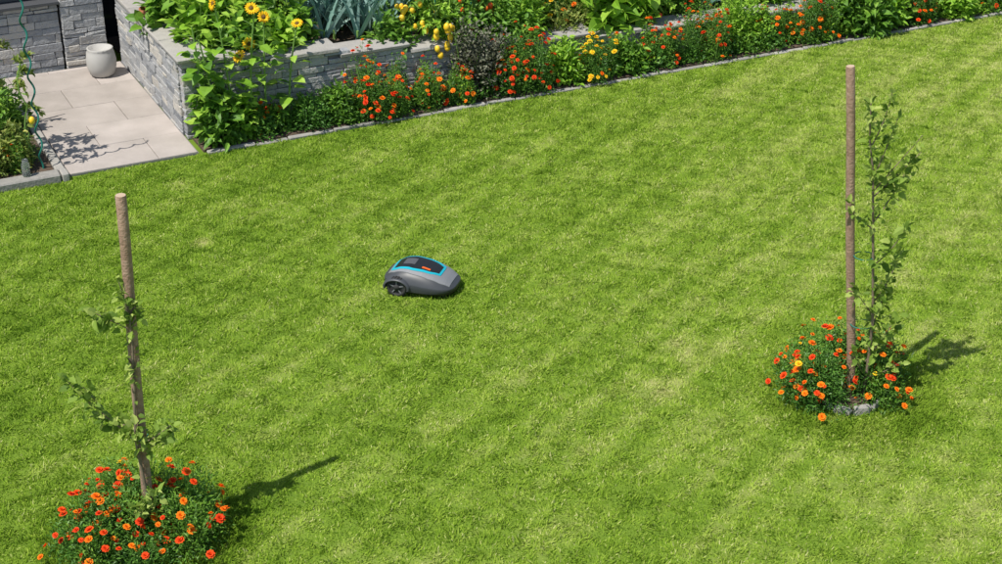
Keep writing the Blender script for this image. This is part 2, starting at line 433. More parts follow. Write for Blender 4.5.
mb = MB(); gbox(mb, -7.2, 2.2, 3.05, 8, 3.003, 3.25, 0); gbox(mb, -7, 2.0, 4.32, 8, -.05, 3.0, 0); hb('upper_wall', mb, [M_render])

mb = MB(); c = g(-.38, 2.8, .034)
lathe(mb, c, [(.0, 0), (.10, 0), (.14, .03), (.165, .12), (.17, .20), (.155, .29), (.14, .32), (.15, .34), (.13, .34), (.12, .30), (0, .29)], 0, 36, .5, .03)
mb.build('planter_pot', [M_pot])
mb = MB(); c = g(.10, 2.05, .902)
lathe(mb, c, [(.0, 0), (.10, 0), (.13, .05), (.15, .06), (.15, .09), (.135, .09), (.125, .06), (0, .055)], 0, 28)
mb.build('terracotta_bowl', [M_terra])

# ------------------------------------------------------------------ plants
def dome(n, c, r, h, lo=.35):
    a = R.uniform(0, 2 * math.pi, n); cz = R.uniform(0, 1, n) ** .8
    sr = np.sqrt(1 - cz ** 2)
    nv = np.stack([np.cos(a) * sr, np.sin(a) * sr, cz], 1)
    f = R.uniform(lo ** 2, 1, n) ** .5
    ph = c[0] * 7 + c[1] * 3
    lump = 1 + .16 * np.sin(3 * a + ph) * sr + .12 * np.cos(5 * a + ph * 2 + 4 * cz) + R.normal(0, .06, n)
    P = np.asarray(c) + nv * (f * lump)[:, None] * np.array([r, r, h])
    return P, nrm(nv * np.array([1 / r, 1 / r, 1 / h]))
def bush(mb, c, r, h, n, L, W, m, tpl=T_SMALL, lo=.35, spread=.7, upb=.15):
    P, nv = dome(n, c, r, h, lo)
    P[:, 2] = np.maximum(P[:, 2], c[2] + .01)
    D = nv * .8 + R.normal(0, spread, (n, 3)) + Z * upb
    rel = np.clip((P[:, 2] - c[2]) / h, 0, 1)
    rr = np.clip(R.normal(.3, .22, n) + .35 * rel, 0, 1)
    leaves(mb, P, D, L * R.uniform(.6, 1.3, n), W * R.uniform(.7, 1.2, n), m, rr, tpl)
def stems(mb, c, r, h, n, m, rad=.004):
    for _ in range(n):
        a = R.uniform(0, 6.28); q = R.uniform(.3, .95) * r; e = np.array([c[0] + math.cos(a) * q, c[1] + math.sin(a) * q, c[2] + h * R.uniform(.5, .9)])
        b = np.array([c[0] + math.cos(a) * q * .25, c[1] + math.sin(a) * q * .25, c[2] - .01])
        tube(mb, [b, (b + e) / 2 + [0, 0, h * .1], e], rad, m, 5)
def flowers(mb, P, nv, size, m, rows=((9, .15, 1), (8, .7, .8), (5, 1.25, .55))):
    n = len(P); ref = R.normal(0, 1, (n, 3)); U = nrm(np.cross(nv, ref)); V = np.cross(nv, U); size = np.broadcast_to(size, n)
    fr = R.uniform(0, 1, n)
    for k, e, sc_ in rows:
        for j in range(k):
            a = 2 * math.pi * (j + R.uniform(-.2, .2, n)) / k
            D = math.cos(e) * (np.cos(a)[:, None] * U + np.sin(a)[:, None] * V) + math.sin(e) * nv
            leaves(mb, P, D, size * .5 * sc_, size * .42 * sc_, m, np.clip(fr * .6 + R.uniform(0, .4, n), 0, 1), T_PET, up=nv)
def heads(mb, c, r, h, n, size, m, face=None):
    a = R.uniform(0, 2 * math.pi, n)
    if face is not None: a = np.where(R.uniform(0, 1, n) < .6, face + R.normal(0, .9, n), a)
    cz = R.uniform(.12, 1, n); sr = np.sqrt(1 - cz ** 2)
    nv = np.stack([np.cos(a) * sr, np.sin(a) * sr, cz], 1)
    P = np.asarray(c) + nv * np.array([r, r, h]) * R.uniform(1.0, 1.2, n)[:, None]
    fn = nrm(nv * .6 + Z * .6 + R.normal(0, .25, (n, 3)))
    flowers(mb, P, fn, size * R.uniform(.65, 1.3, n), m)
    for p in P: tube(mb, [p - Z * .06, p], .002, 1, 4, cap=False)
MG = [M_lfd, M_stem, M_or, M_red, M_yel, M_lf]
def marigold(c, r, h, nsub, nl, nf, mix=(.6, .4, 0), excl=None, size=.05):
    mb = MB(); done = 0
    while done < nsub:
        a = R.uniform(0, 6.28)
        if excl and abs((a - excl[0] + math.pi) % (2 * math.pi) - math.pi) < excl[1]: continue
        q = r * .68 * math.sqrt(R.uniform(0, 1)) if not excl else r * R.uniform(.3, .70)
        cc = (c[0] + q * math.cos(a), c[1] + q * math.sin(a), c[2]); rr = r * R.uniform(.30, .44); hh = h * R.uniform(.65, 1.1) * (1 - .25 * (q / r) ** 2)
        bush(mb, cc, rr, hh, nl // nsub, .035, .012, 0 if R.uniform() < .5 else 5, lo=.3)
        stems(mb, cc, rr, hh, 4, 1)
        k = max(1, int(round(nf / nsub + R.uniform(-.6, .6)))); ty = R.choice([2, 3, 4], k, p=mix)
        for t in (2, 3, 4):
            kk = int((ty == t).sum())
            if kk: heads(mb, cc, rr, hh, kk, size, t, (a if R.uniform() < .5 else -1.57) if q > r * .3 else None)
        done += 1
    return mb.build('marigold_plants', MG)

LB = np.array([-2.36, 8.81, 0]); RB = np.array([2.715, 10.62, 0])
marigold(LB + [-.04, .0, 0], .60, .44, 30, 30000, 190, (.42, .55, .03), size=.058)
marigold(RB + [-.07, .08, 0], .55, .46, 32, 29000, 180, (.58, .39, .03), excl=(-math.pi / 2, .62), size=.055)
def tallgrass(c, r0, r1, n, h):
    mb = MB(); a = R.uniform(0, 6.28, n); q = np.clip(R.normal((r0 + r1) / 2, (r1 - r0) / 3, n), r0 * .7, r1 * 1.15)
    P = np.stack([c[0] + q * np.cos(a), c[1] + q * np.sin(a), 0 * a - .003], 1)
    D = np.stack([R.normal(0, .5, n) + .35 * np.cos(a), R.normal(0, .5, n) + .35 * np.sin(a), np.ones(n)], 1)
    ribbons(mb, P, D, h * R.uniform(.5, 1.2, n), .007, R.uniform(0, .5, n), 0, R.uniform(.2, .8, n), K=3)
    return mb.build('tall_grass', [M_tall])
tallgrass(LB, .45, .74, 8000, .065)
tallgrass(RB, .36, .76, 13000, .062)
mb = MB()
k = 9
for j in range(k):
    a = 2 * math.pi * j / k + .1 + R.uniform(-.06, .06); cc = RB + [-.04, -.05, 0] + np.array([math.cos(a), math.sin(a), 0]) * .215
    ax = [[-math.sin(a), math.cos(a), 0], [-math.cos(a), -math.sin(a), 0], [0, 0, 1]]
    box(mb, cc + [0, 0, .02], ax, (R.uniform(.06, .073), .020, .036 + R.uniform(-.006, .006)), 0, R.uniform(.4, 1), .006, .012)
mb.build('stone_ring', [M_kerb])
for B in (RB, LB):
    mb = MB(); lathe(mb, B + [-.03, -.04, 0], [(.20, .0), (.19, .05), (.1, .065), (0, .068)], 0, 20)
    for _ in range(120):
        a = R.uniform(0, 6.28); q = .18 * math.sqrt(R.uniform()); sphere(mb, B + [-.03 + q * math.cos(a), -.04 + q * math.sin(a), .06], R.uniform(.006, .016), 0, R.uniform(0, 1), 5, 4)
    mb.build('mulch_mound', [M_soil])

def stake(b, t, rad):
    mb = MB(); b = np.array(b); t = np.array(t); ts = np.linspace(0, 1, 9)
    pts = [b + (t - b) * q + [.004 * math.sin(q * 9), .004 * math.cos(q * 7), 0] for q in ts]
    pts.append(pts[-1] + (t - b) / np.linalg.norm(t - b) * .006)
    rr = [rad * (1 - .06 * q) for q in ts] + [rad * .86]
    tube(mb, pts, rr, 0, 14, .5, True, 1)
    return mb.build('wooden_stake', [M_wood, M_woodtop])
stake(LB + [0.0, 0, -.1], [-2.29, 8.81, 2.49], .036)
stake(RB + [0, 0, -.1], [2.435, 10.62, 2.67], .034)

def sapling(base, trunk, branches, extra, name='apple_tree', ties=()):
    mb = MB(); trunk = np.array(trunk) + base
    tube(mb, trunk, np.linspace(.014, .005, len(trunk)), 0, 8)
    for (p0, p1, dens, Lf) in branches:
        p0 = base + np.array(p0); p1 = base + np.array(p1); mid = (p0 + p1) / 2 + R.normal(0, .015, 3) - Z * .03
        ts = np.linspace(0, 1, 8)[:, None]; path = (1 - ts) ** 2 * p0 + 2 * ts * (1 - ts) * mid + ts ** 2 * p1
        tube(mb, path, np.linspace(.006, .0025, 8), 0, 5)
        ln = np.linalg.norm(p1 - p0); n = max(4, int(dens * ln * .95))
        t = R.uniform(.08, 1.03, n); P = np.stack([np.interp(t, ts[:, 0], path[:, i]) for i in range(3)], 1)
        D = R.normal(0, 1, (n, 3)) + nrm(p1 - p0) * .7 + Z * .1 + np.array([-.15, -.25, 0])
        P = P + R.normal(0, .02, (n, 3))
        L = Lf * R.uniform(.5, 1.3, n) * 1.08
        leaves(mb, P + nrm(D) * .012, D, L, L * .68, 1, np.clip(R.normal(.5, .3, n), 0, 1), T_BIG, roll=.6)
    n = extra; t = R.uniform(.2, 1, n); ti = np.linspace(0, 1, len(trunk))
    P = np.stack([np.interp(t, ti, trunk[:, i]) for i in range(3)], 1); D = R.normal(0, 1, (n, 3)) + Z * .3
    L = .06 * R.uniform(.6, 1.3, n)
    leaves(mb, P + nrm(D) * .02, D, L, L * .65, 1, None, T_BIG, roll=.6)
    for (c, rx, ry) in ties:
        c = base + np.array(c); a = np.linspace(0, 2 * math.pi, 17)
        tube(mb, [c + [rx * math.cos(x), ry * math.sin(x), .006 * math.sin(x)] for x in a], .0045, 2, 6, cap=False)
    return mb.build(name, [M_bark, M_apple, M_tie])
sapling(RB, [(.06, -.09, 0), (.07, -.08, .3), (.07, -.07, .7), (.03, -.07, 1.1), (-.01, -.06, 1.5), (-.05, -.05, 1.9), (-.10, -.05, 2.15), (-.12, -.05, 2.42)],
    [((.05, -.07, .35), (.24, -.10, .75), 150, .065), ((.06, -.06, .6), (.20, .1, 1.0), 140, .065), ((.06, -.06, .75), (-.12, -.12, 1.0), 90, .06),
     ((.06, -.06, .85), (.22, -.05, 1.25), 150, .065), ((.02, -.06, 1.15), (.22, -.08, 1.45), 150, .065), ((.0, -.06, 1.45), (-.2, -.1, 1.66), 100, .06),
     ((-.01, -.06, 1.5), (.20, .03, 1.85), 130, .06), ((-.03, -.05, 1.7), (.28, -.04, 2.05), 110, .065), ((-.04, -.05, 1.85), (.1, .0, 2.3), 110, .055),
     ((-.08, -.05, 2.1), (.02, -.05, 2.5), 110, .055), ((-.03, -.05, 1.75), (.26, -.1, 2.2), 60, .055), ((.05, -.06, .2), (.28, -.2, .42), 100, .06), ((.04, -.06, .25), (-.08, -.2, .5), 60, .06)],
    130, ties=[((-.04, -.03, 1.22), .075, .062), ((.0, -.03, .65), .085, .065)])
sapling(LB, [(.05, -.08, 0), (.03, -.07, .4), (.0, -.06, .8), (.03, -.05, 1.2), (.05, -.05, 1.5), (.05, -.05, 1.8)],
    [((.03, -.06, 1.62), (-.16, -.08, 1.74), 190, .07), ((.03, -.05, 1.55), (.10, -.02, 1.78), 140, .065), ((.05, -.05, 1.7), (.02, -.08, 1.95), 110, .06),
     ((.01, -.06, .80), (-.40, -.05, 1.24), 90, .07), ((-.2, -.05, 1.05), (-.28, -.1, 1.22), 110, .065), ((-.05, -.05, .9), (-.24, .08, .92), 130, .065),
     ((.0, -.06, .75), (.24, -.08, .92), 150, .065), ((.02, -.06, .72), (.20, -.02, .80), 140, .065), ((0, -.06, .8), (.06, -.2, 1.0), 90, .06),
     ((.04, -.07, .2), (.12, -.22, .5), 150, .055), ((.03, -.07, .25), (.02, -.25, .40), 150, .055), ((.03, -.05, 1.2), (.08, -.06, 1.4), 70, .055)],
    45, ties=[((.02, -.03, .82), .055, .07)])

def sunflower(s, n, z0, h, lean, headn, facing, leafn=16, Ls=.2, lm=None):
    mb = MB(); b = g(s, n, z0 - .02); lean = np.array(lean)
    ts = np.linspace(0, 1, 7); pts = np.array([b + np.array([lean[0] * t * t, lean[1] * t * t, h * t]) for t in ts])
    tube(mb, pts, np.linspace(.014, .008, 7), 0, 7)
    t = np.linspace(.12, .97, leafn); P = np.stack([np.interp(t, ts, pts[:, i]) for i in range(3)], 1)
    a = np.arange(leafn) * 2.4 + R.uniform(0, 6)
    D = np.stack([np.cos(a), np.sin(a), R.uniform(-.1, .5, leafn)], 1); D = nrm(D)
    pl = R.uniform(.06, .15, leafn)
    for i in range(leafn): tube(mb, [P[i], P[i] + D[i] * pl[i]], .003, 0, 4, cap=False)
    L = Ls * R.uniform(.6, 1.15, leafn) * np.interp(t, [0, .5, 1], [1, 1, .6])
    leaves(mb, P + D * pl[:, None], D + [0, 0, -.25], L, L * .82, 1, R.uniform(0, 1, leafn), T_BIG, roll=.3)
    for k in range(headn):
        if k == 0: p = pts[-1].copy()
        else:
            q = R.uniform(.55, .95); p0 = np.array([np.interp(q, ts, pts[:, i]) for i in range(3)])
            aa = R.uniform(0, 6.28); p = p0 + np.array([math.cos(aa) * .16, math.sin(aa) * .16, R.uniform(.05, .2)])
            tube(mb, [p0, (p0 + p) / 2 - Z * .02, p], .005, 0, 5)
        f = nrm(np.array(facing) + R.normal(0, .3, 3))
        u = nrm(np.cross(f, Z)); v = np.cross(u, f); hs = R.uniform(.75, 1.05)
        P2 = np.repeat(p[None] + f * .012, 1, 0)
        for (kk, e, l) in ((15, .1, .062), (13, .3, .055)):
            for j in range(kk):
                an = 2 * math.pi * (j + R.uniform(-.2, .2)) / kk + e
                dd = math.cos(e) * (math.cos(an) * u + math.sin(an) * v) + math.sin(e) * f
                leaves(mb, P2 + dd * .022, dd[None], l * hs, .022, 2, None, T_SMALL, up=f[None])
        V = [p + f * .028]; rr = .032 * hs
        for rad, o in ((.6, .024), (1, .012), (.9, -.006)):
            for j in range(12):
                an = 2 * math.pi * j / 12; V.append(p + f * o + (u * math.cos(an) + v * math.sin(an)) * rr * rad)
        T = [[0, 1 + j, 1 + (j + 1) % 12] for j in range(12)]
        off = mb.n; mb.add(V, T, 3, .5, True)
        mb.addF([[off + 1 + i * 12 + j, off + 1 + (i + 1) * 12 + j, off + 1 + (i + 1) * 12 + (j + 1) % 12, off + 1 + i * 12 + (j + 1) % 12] for i in range(2) for j in range(12)], 3, True)
    return mb.build('sunflower', [M_stem, lm or (M_lf if R.uniform() < .5 else M_lfl), M_yel, M_disc])
F = (-.2, -.8, .45)
sunflower(.62, .30, 0.02, 1.38, (.12, -.05, 0), 2, F, 24, .18, M_lfl)
sunflower(.80, .34, 0.02, 1.28, (.05, -.02, 0), 2, F, 26, .18, M_lf)
sunflower(1.05, .32, 0.02, 1.18, (.15, -.05, 0), 1, F, 18, .17, M_lfl)
sunflower(.40, .24, 0.02, 1.50, (-.1, 0, 0), 2, F, 36, .19, M_lfl)
sunflower(.22, .26, 0.02, 1.15, (-.1, -.05, 0), 0, F, 32, .19, M_lf)
sunflower(.12, .30, 0.02, 1.3, (-.05, -.05, 0), 0, F, 32, .18, M_lfl)
sunflower(.5, 1.0, .75, .85, (-.25, -.1, 0), 2, F, 26, .18)
sunflower(.35, 1.3, .75, 1.0, (-.35, 0, 0), 2, F, 28, .18)
sunflower(.7, .95, .75, .7, (-.1, -.1, 0), 1, F, 26, .19)
sunflower(.95, .95, .74, .85, (0, -.05, 0), 2, F, 26, .19)
sunflower(1.2, 1.1, .72, 1.0, (.1, 0, 0), 2, F, 26, .18)
sunflower(.9, 1.5, .75, 1.15, (0, 0, 0), 3, F, 24, .18)
sunflower(.5, 1.9, .75, 1.0, (-.25, 0, 0), 2, F, 24, .18)
sunflower(1.45, 1.4, .72, 1.0, (.1, 0, 0), 2, F, 24, .18)

def shrub(s, n, z, r, h, cnt, L, W, m, name='shrub', tpl=T_SMALL, sub=5, spread=.7):
    mb = MB()
    for k in range(sub):
        a = R.uniform(0, 6.28); q = r * .5 * math.sqrt(R.uniform()); c = g(s, n, z) + np.array([math.cos(a) * q, math.sin(a) * q, 0])
        hh = h * R.uniform(.6, 1.1); rr = r * R.uniform(.5, .7)
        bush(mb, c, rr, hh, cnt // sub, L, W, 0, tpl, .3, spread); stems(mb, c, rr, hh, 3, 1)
    return mb.build(name, [m, M_stem])
LP = 'leafy_plant'
shrub(.22, .24, .02, .28, .85, 800, .11, .07, M_lf, LP, T_BIG)
shrub(.5, .25, .02, .24, .5, 550, .09, .05, M_lfl, LP, T_BIG)
shrub(.45, 1.2, .74, .5, .7, 650, .16, .13, M_lfl, LP, T_BIG)
shrub(.95, 1.3, .74, .5, .8, 700, .16, .13, M_lf, LP, T_BIG)
shrub(.3, 1.9, .74, .45, .6, 480, .15, .12, M_lf, LP, T_BIG)
shrub(.65, .80, .74, .32, .35, 420, .14, .10, M_lf, LP, T_BIG)
shrub(1.1, .82, .70, .34, .45, 420, .14, .10, M_lfl, LP, T_BIG)
shrub(1.45, .95, .68, .34, .5, 380, .13, .09, M_lf, LP, T_BIG)
def X2S(x): return float(np.interp(x, [0, 205, 380, 530, 640, 840, 1002, 1200], [-2.1, 0, 1.98, 3.8, 5.28, 8.17, 10.8, 14.2]))
def mg(x, n, r, h, nf, mix, nsub=9):
    marigold(g(X2S(x), n, .02), r, h, nsub, int(12000 * r * 2.2), int(nf * 1.5), mix, size=.06)
mb = MB(); s = .3
while s < 14:
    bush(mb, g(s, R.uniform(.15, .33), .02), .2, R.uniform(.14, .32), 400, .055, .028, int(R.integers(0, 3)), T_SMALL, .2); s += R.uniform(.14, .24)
mb.build('ground_cover', [M_lfd, M_lf, M_lfl])
mg(276, .24, .26, .34, 14, (.5, .5, 0), 6)
shrub(X2S(318), .25, .02, .28, .36, 2600, .05, .022, M_lfd)
shrub(X2S(345), .28, .02, .25, .46, 1600, .07, .03, M_lf, LP, T_BIG)
mg(388, .30, .42, .68, 64, (.3, .7, 0), 14)
mg(436, .24, .30, .50, 30, (.3, .7, 0), 8)
mg(466, .18, .26, .40, 24, (.6, .4, 0), 6)
shrub(X2S(492), .42, .05, .42, .80, 4600, .045, .032, M_lfp, 'dusky_shrub')
mg(530, .28, .42, .70, 72, (.1, .9, 0), 13)
shrub(X2S(570), .30, .02, .28, .62, 1500, .08, .04, M_lfl, LP, T_BIG)
mg(604, .22, .34, .50, 44, (.1, 0, .9), 8)
shrub(X2S(640), .28, .02, .28, .5, 1200, .08, .045, M_lf, LP, T_BIG)
mg(672, .30, .32, .54, 38, (.3, .7, 0), 8)
mg(712, .30, .40, .62, 52, (.5, .5, 0), 11)
shrub(X2S(752), .32, .02, .42, .8, 4400, .05, .03, M_lfl)
mg(788, .32, .32, .58, 34, (.75, .25, 0), 8)
mg(825, .30, .40, .66, 50, (.8, .2, 0), 11)
shrub(X2S(868), .3, .02, .42, .66, 1500, .12, .07, M_lf, LP, T_BIG)
shrub(X2S(897), .35, .02, .36, .64, 1500, .10, .06, M_lfl, LP, T_BIG)
mg(927, .30, .34, .6, 32, (.2, .8, 0), 8)
shrub(X2S(964), .3, .02, .38, .58, 1500, .1, .06, M_lfl, LP, T_BIG)
mg(1000, .25, .3, .42, 22, (.9, .1, 0), 7)
shrub(X2S(1040), .3, .02, .4, .5, 1200, .12, .07, M_lf, LP, T_BIG)
shrub(X2S(1100), .3, .02, .4, .5, 1200, .12, .07, M_lfl, LP, T_BIG)

mb = MB()
for i in range(44):
    c = g(1.7 + R.uniform(0, 1.1), .9 + R.uniform(0, 1.3), .56); n = 13
    a = np.where(np.arange(n) % 2 == 0, 0, math.pi) + R.normal(0, .55, n) + R.uniform(0, 3.14)
    D = np.stack([np.cos(a) * .45, np.sin(a) * .45, np.ones(n)], 1) + R.normal(0, .12, (n, 3))
    tube(mb, [c, c + [0, 0, .2]], [.02, .014], 1, 7)
    ribbons(mb, np.repeat((c + [0, 0, .1])[None], n, 0), D, R.uniform(.55, .95, n), .045, R.uniform(.05, .5, n), 0, None, K=6)
mb.build('leek_plants', [M_lfb, M_stem])

def tomato(s, n, z, h, r, fm, nf, lm=M_lf, rod=True, nl=420):
    mb = MB(); b = g(s, n, z)
    if rod: tube(mb, [b - Z * .05, b + Z * (h + .25)], .008, 2, 6)
    ts = np.linspace(0, 1, 8); pts = np.array([b + [.03 * math.sin(t * 14) + .02, .03 * math.cos(t * 12), h * t] for t in ts]); tube(mb, pts, .008, 1, 6)
    nb = max(8, int(nl / 18))
    for i in range(nb):
        q = R.uniform(.1, 1); p0 = np.array([np.interp(q, ts, pts[:, k]) for k in range(3)]); a = R.uniform(0, 6.28); l = r * R.uniform(.6, 1.2)
        p1 = p0 + [math.cos(a) * l, math.sin(a) * l, R.uniform(-.08, .14)]; mid = (p0 + p1) / 2 + Z * .05
        tube(mb, [p0, mid, p1], .003, 1, 4, cap=False)
        k = 18; t = R.uniform(.25, 1.05, k)[:, None]; P = p0 + (p1 - p0) * t + Z * .05 * (1 - (2 * t - 1) ** 2)
        D = R.normal(0, .8, (k, 3)) + nrm(p1 - p0) - Z * .2
        leaves(mb, P, D, .075 * R.uniform(.6, 1.3, k), .04 * R.uniform(.7, 1.2, k), 0, None, T_BIG)
    for i in range(nf):
        q = R.uniform(.15, .9); p0 = np.array([np.interp(q, ts, pts[:, k]) for k in range(3)]); a = R.uniform(-2.8, -.2)
        sphere(mb, p0 + [math.cos(a) * r * .7, math.sin(a) * r * .9, -.03], R.uniform(.022, .038), 3, R.uniform(), sq=(1, 1, 1.3))
    return mb.build('tomato_plant', [lm, M_stem, M_teal, fm])
tomato(2.75, .88, .52, 1.05, .28, M_fry, 18)
tomato(2.95, .66, .45, .55, .26, M_fry, 16, M_lfl)
tomato(3.15, 1.2, .5, 1.2, .3, M_fry, 8, M_lfl)
tomato(3.5, .88, .48, 1.05, .32, M_frr, 12, nl=580)
tomato(3.8, 1.1, .46, 1.2, .34, M_frr, 10, nl=560)
shrub(2.45, .80, .55, .32, .5, 560, .09, .05, M_lf, LP, T_BIG)
shrub(3.3, .76, .44, .38, .6, 1700, .08, .045, M_lf, LP, T_BIG)
shrub(3.9, .66, .38, .36, .65, 1700, .08, .045, M_lf, LP, T_BIG)
shrub(4.25, .78, .38, .42, .9, 2100, .08, .045, M_lfl, LP, T_BIG)
marigold(g(4.75, 1.1, .36), .36, .95, 9, 9000, 52, (.6, 0, .4), size=.07)
shrub(4.8, .80, .34, .38, .5, 2000, .05, .03, M_lfy)
shrub(5.45, .88, .32, .54, 1.0, 580, .22, .15, M_lfl, 'chard_plant', T_BIG)
tomato(5.95, .9, .32, 1.1, .34, M_frr, 6, M_lfl, nl=560)
shrub(6.5, 1.0, .28, .4, .7, 1700, .08, .045, M_lf, LP, T_BIG)
mb = MB()
for i in range(14):
    c = g(6.9 + R.uniform(0, .7), 1.0 + R.uniform(0, .7), .24); n = 13
    a = R.uniform(0, 6.28, n); D = np.stack([np.cos(a) * .6, np.sin(a) * .6, np.ones(n)], 1)
    ribbons(mb, np.repeat(c[None], n, 0), D, R.uniform(.45, .75, n), .045, R.uniform(.05, .7, n), 0, None, K=6)
mb.build('leek_plants', [M_lfb, M_stem])
for (s, n, r, h, m) in ((7.7, .9, .45, .8, M_lfl), (8.4, .95, .5, .9, M_lf), (9.2, .9, .5, .8, M_lfl), (9.9, .95, .5, .85, M_lf), (10.8, .95, .5, .8, M_lf), (11.8, 1.0, .5, .8, M_lfl)):
    shrub(s, n, ztop(s) - .15, r, h, 1900, .1, .06, m, LP, T_BIG)
mlist = [M_lf, M_lfl, M_lfd, M_lfl, M_lf]
for k, n in enumerate((1.9, 2.7, 3.6, 4.6)):
    s = 1.2 + .3 * k
    while s < 13.5:
        r = R.uniform(.42, .62); z = ztop(s) - .15 if n < 3.5 else 0.02
        big = R.uniform() < .5
        if not (k == 0 and s < 2.9):
            shrub(s, n + R.uniform(-.15, .15), z, r, R.uniform(.6, 1.15), 1100 if big else 2200, .13 if big else .07, .08 if big else .035, mlist[R.integers(0, 5)], LP, T_BIG)
        s += r * R.uniform(1.2, 1.6)
for s in (2.2, 3.3, 4.4, 6.6, 8.0, 9.3): tomato(s, 1.9, ztop(s) - .15, 1.2, .3, M_frr if R.uniform() < .6 else M_fry, 9, M_lfl)
for s, m in ((7.2, (.2, .8, 0)), (8.9, (.9, .1, 0)), (10.4, (.3, .7, 0))): marigold(g(s, 1.3, .2), .35, .85, 8, 6000, 34, m, size=.065)

# left bed
tomato(-1.95, .8, .05, 1.5, .2, M_frr, 2, M_lfy, True, 330)
tomato(-2.15, .6, .05, 1.0, .24, M_fry, 2, M_lfl, True, 330)
tomato(-2.0, 1.5, .05, 1.4, .25, M_frr, 3, M_lf, True, 360)
tomato(-1.72, .40, .05, 1.1, .18, M_fry, 2, M_lfy, False, 260)
tomato(-2.6, 1.0, .05, 1.4, .3, M_frr, 5, M_lf, True, 420)
marigold(g(-1.8, .4, .05), .28, .35, 6, 3500, 9, (.6, 0, .4), size=.05)
shrub(-1.95, .35, .05, .30, .42, 1200, .07, .03, M_lfy, LP, T_BIG)
shrub(-2.35, .3, .05, .30, .5, 1200, .07, .03, M_lfl, LP, T_BIG)
shrub(-1.75, 1.3, .05, .30, .6, 1000, .08, .04, M_lf, LP, T_BIG)
shrub(-1.8, 1.8, .05, .30, .6, 1000, .08, .04, M_lfl, LP, T_BIG)
shrub(-2.7, .5, .05, .4, .5, 1100, .09, .05, M_lf, LP, T_BIG)
shrub(-3.6, .8, .05, .5, .7, 1400, .1, .05, M_lf, LP, T_BIG)
def spiral(s, n, h):
    mb = MB(); b = g(s, n, .02); t = np.linspace(0, 1, 160)
    tube(mb, [b + [.024 * math.cos(x * h * 22) * min(1, x * 12), .024 * math.sin(x * h * 22) * min(1, x * 12), x * h] for x in t], .010, 0, 6)
    return mb.build('spiral_plant_support', [M_teal])
spiral(-1.62, .24, 2.1); spiral(-2.0, .40, 1.9)
def glassmat():
    m, nt = newmat('jar_glass'); p = N(nt, 'ShaderNodeBsdfPrincipled'); p.inputs['Transmission Weight'].default_value = .9
    p.inputs['Roughness'].default_value = .08; p.inputs['Base Color'].default_value = (.8, .85, .83, 1)
    o = N(nt, 'ShaderNodeOutputMaterial'); nt.links.new(p.outputs[0], o.inputs[0]); return m
mb = MB(); c = g(-1.82, .04, .086)
lathe(mb, c, [(0, 0), (.038, 0), (.042, .01), (.042, .12), (.03, .15), (.03, .175), (.026, .175), (.026, .15), (.038, .118), (.038, .012), (0, .01)], 0, 20)
mb.build('glass_jar', [glassmat()])

# ------------------------------------------------------------------ robot mower
mow = empty('robot_lawn_mower', (-.68, 12.45, 0), math.radians(-17))
mow.scale = (1.06, 1.06, 1)
def mpart(name, mb_, mats): return mb_.build(name, mats, parent=mow)
EX = .55; HL = .30; HW = .205
def wy(x): return HW * (1 - .14 * max(0, x / HL) ** 2)
def zt(x): return float(np.interp(x, [-.30, -.24, -.16, -.08, .04, .14, .23, .30], [.165, .205, .232, .24, .225, .20, .168, .132]))
def outline(a, r=1):
    c, s = math.cos(a), math.sin(a); x = math.copysign(abs(c) ** EX, c) * HL; y = math.copysign(abs(s) ** EX, s)
    return x * r, y * wy(x) * r
def ed(x): return float(np.interp(x, [-.3, 0, .3], [.135, .125, .095]))
def shz(x, y):
    xn = abs(x) / HL; yn = abs(y) / wy(x)
    r = min(1, (xn ** (2 / EX) + yn ** (2 / EX)) ** (EX / 2)); e = ed(x)
    return e + (zt(x) - e) * (1 - r ** 4.5)
seg = 80
mb = MB(); rs = [1, .995, .98, .96, .93, .9, .86, .8, .72, .6, .45, .3, .15]; V = []
for r in rs:
    for j in range(seg):
        x, y = outline(2 * math.pi * j / seg, r); V.append((x, y, shz(x, y)))
V.append((0, 0, shz(0, 0)))
mb.add(V, [[i * seg + j, i * seg + (j + 1) % seg, (i + 1) * seg + (j + 1) % seg, (i + 1) * seg + j] for i in range(len(rs) - 1) for j in range(seg)], 0, .5, True)
b = (len(rs) - 1) * seg; mb.addF([[b + j, b + (j + 1) % seg, len(V) - 1] for j in range(seg)], 0, True)
V = []
def zb(x): return .055 + .012 * max(0, (x - .1) / .2) ** 2
for k_, r in ((0, 1.0), (.12, 1.012), (.6, 1.012), (1, .985)):
    for j in range(seg):
        x, y = outline(2 * math.pi * j / seg, r); e = ed(x); V.append((x, y, e + (zb(x) - e) * k_))
mb.add(V, [[i * seg + (j + 1) % seg, i * seg + j, (i + 1) * seg + j, (i + 1) * seg + (j + 1) % seg] for i in range(3) for j in range(seg)], 0, .3, True)
mpart('hull', mb, [M_ghull])
mb = MB(); V = []
for (r, z) in ((.93, .09), (.97, .065), (.955, .04), (.8, .028), (0.01, .028)):
    for j in range(seg):
        x, y = outline(2 * math.pi * j / seg, r); V.append((x * (1.04 if x > 0 else 1), y * .97, z))
mb.add(V, [[i * seg + (j + 1) % seg, i * seg + j, (i + 1) * seg + j, (i + 1) * seg + (j + 1) % seg] for i in range(4) for j in range(seg)], 0, .5, True)
mpart('chassis', mb, [M_black])
